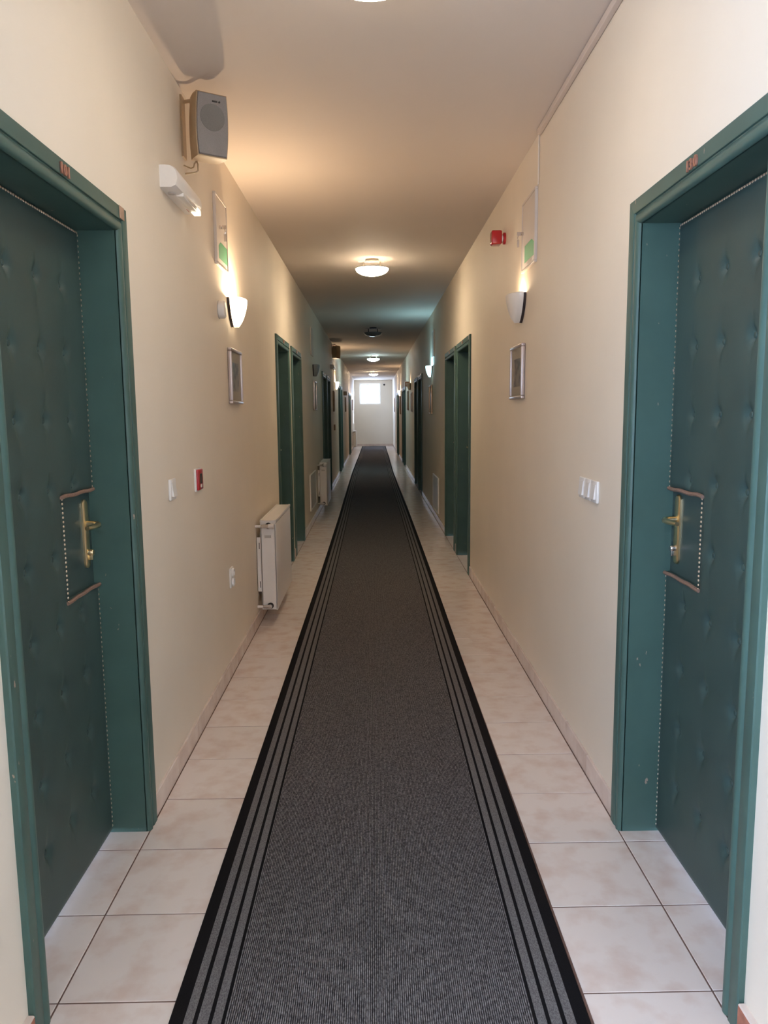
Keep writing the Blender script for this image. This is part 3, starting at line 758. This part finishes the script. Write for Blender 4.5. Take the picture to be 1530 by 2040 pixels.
for s, y, z, lab in ((-1, 21.3, 1.98, 'small brown sign box on the wall above the brown picture'), (1, 18.0, 2.10, 'small brown sign box above the dark glazed picture')):
    r = on_wall('sign_box', s, y, z, lab, 'sign', 'small sign boxes')
    MB().rbox(-0.10, 0.10, 0, 0.09, -0.055, 0.055, 0.006).build('box_body', 'wood_frame', r, True)
r = on_wall('call_button', -1, 15.7, 1.15, 'tiny dark call button below the dark framed picture', 'button')
MB().rbox(-0.05, 0.05, 0, 0.03, -0.06, 0.06, 0.006).build('box_body', 'wood_frame', r, True)
r = empty('motion_sensor', (0.49, YE, 2.645)); tag(r, 'small black sensor on the end wall beside the window', 'sensor')
MB().lathe([(0.05, 0), (0.05, -0.02), (0.0001, -0.02)], 16, 'y').build('sensor_base', 'white_plastic', r, True)
MB().lathe([(0.0001, -0.09), (0.03, -0.08), (0.042, -0.05), (0.035, -0.018)], 16, 'y', (0, 0, -0.02)).build('sensor_head', 'dark', r, True)

# ------------------------------------------------------------------ radiators
def radiator(y0, y1, label, z0=0.10, z1=0.730, x0=0.028, x1=0.136):
    L = y1-y0; r = on_wall('radiator', -1, (y0+y1)/2, 0, label, 'radiator', 'white panel radiators'); r.location.x += 0.0015
    n = L/2                                             # local +X is the near end
    MB().rbox(-n, n, x1-0.012, x1, z0, z1-0.028, 0.004).build('front_panel', 'enamel', r, True)
    MB().rbox(-n, n, x0, x0+0.012, z0+0.01, z1-0.03, 0.004).build('back_panel', 'enamel', r, True)
    for e in (-1, 1):
        a, b = sorted((e*n, e*(n-0.006)))
        cov = MB().rbox(a, b, x0+0.001, x1-0.002, z0+0.004, z1-0.004, 0.002, 1).build('side_cover', 'enamel', r)
    MB().box(-n+0.012, n-0.012, x0+0.014, x1-0.014, z0+0.02, z1-0.05).build('convector', 'grey_plastic', r)
    top = MB(); top.rbox(-n, n, x0, x0+0.012, z1-0.016, z1, 0.003); top.rbox(-n, n, x1-0.012, x1+0.002, z1-0.020, z1, 0.003)
    top.rbox(-n, n, x0+0.010, x1-0.010, z1-0.010, z1-0.003, 0.002, 1)
    tp = top.build('top_grille', 'enamel', r, True)
    for zz, nm in ((z1-0.040, 0), (z0+0.032, 1)):
        c = (x0+x1)/2+0.004
        MB().lathe([(0.022, n-0.002), (0.022, n+0.004), (0.0001, n+0.004)], 18, 'x', (0, c, zz)).build('pipe_collar', 'dark', r, True)
        mb = MB().tube([(n+0.002, c, zz), (n+0.032, c, zz)], 0.015, 12); mb.tube([(n+0.026, c+0.006, zz), (n+0.026, 0.040, zz)], [0.014, 0.0115], 12)
        mb.build('valve_body', 'chrome', r, True)
        MB().tube([(n+0.026, 0.042, zz), (n+0.026, 0.0, zz)], 0.0095, 12).build('supply_pipe', 'enamel', r, True)
        if nm == 0: MB().tube([(n+0.026, c+0.004, zz), (n+0.026, c+0.040, zz)], [0.016, 0.018], 14).build('valve_cap', 'enamel', r, True)
    br = MB(); br.rbox(n-0.20, n-0.16, 0.0, 0.004, z0+0.13, z0+0.52, 0.001, 1); br.rbox(n-0.012, n-0.008, 0.002, 0.034, z0+0.13, z0+0.51, 0.001, 1)
    b_ = br.build('wall_bracket', 'enamel', r)
    for zz in (z0+0.45, z0+0.18): MB().box(n-0.0082, n-0.0072, 0.016, 0.021, zz-0.022, zz+0.022).build('bracket_slot', 'dark', b_)
    MB().rbox(n-0.0005, n+0.001, x0+0.03, x0+0.075, z1-0.125, z1-0.105, 0.0003, 1).build('type_plate', 'grey_plastic', cov if False else r)
    return r
radiator(5.10, 6.00, 'white panel radiator with end valves, beside the near double socket')
radiator(10.85, 11.75, 'white panel radiator between the low access panel and the third door pair', 0.12, 0.745)
radiator(29.3, 30.6, 'small far radiator by the end window', 0.12, 0.74)

# low access panels
def access(side, y, z, w, h, label):
    r = on_wall('access_panel', side, y, z, label, 'panel', 'low metal access panels')
    for a, b, c, d in [(-w/2, w/2, h/2-0.015, h/2), (-w/2, w/2, -h/2, -h/2+0.015), (-w/2, -w/2+0.015, -h/2+0.015, h/2-0.015), (w/2-0.015, w/2, -h/2+0.015, h/2-0.015)]:
        MB().rbox(a, b, 0, 0.016, c, d, 0.002, 1).build('frame_strip', 'enamel', r)
    MB().rbox(-w/2+0.016, w/2-0.016, 0, 0.011, -h/2+0.016, h/2-0.016, 0.002, 1).build('panel_door', 'access_metal', r)
access(-1, 9.95, 0.440, 0.90, 0.46, 'pale metal access panel low on the wall just before the second radiator')
access(1, 10.22, 0.355, 0.86, 0.47, 'pale metal access panel low on the wall across from the second radiator')
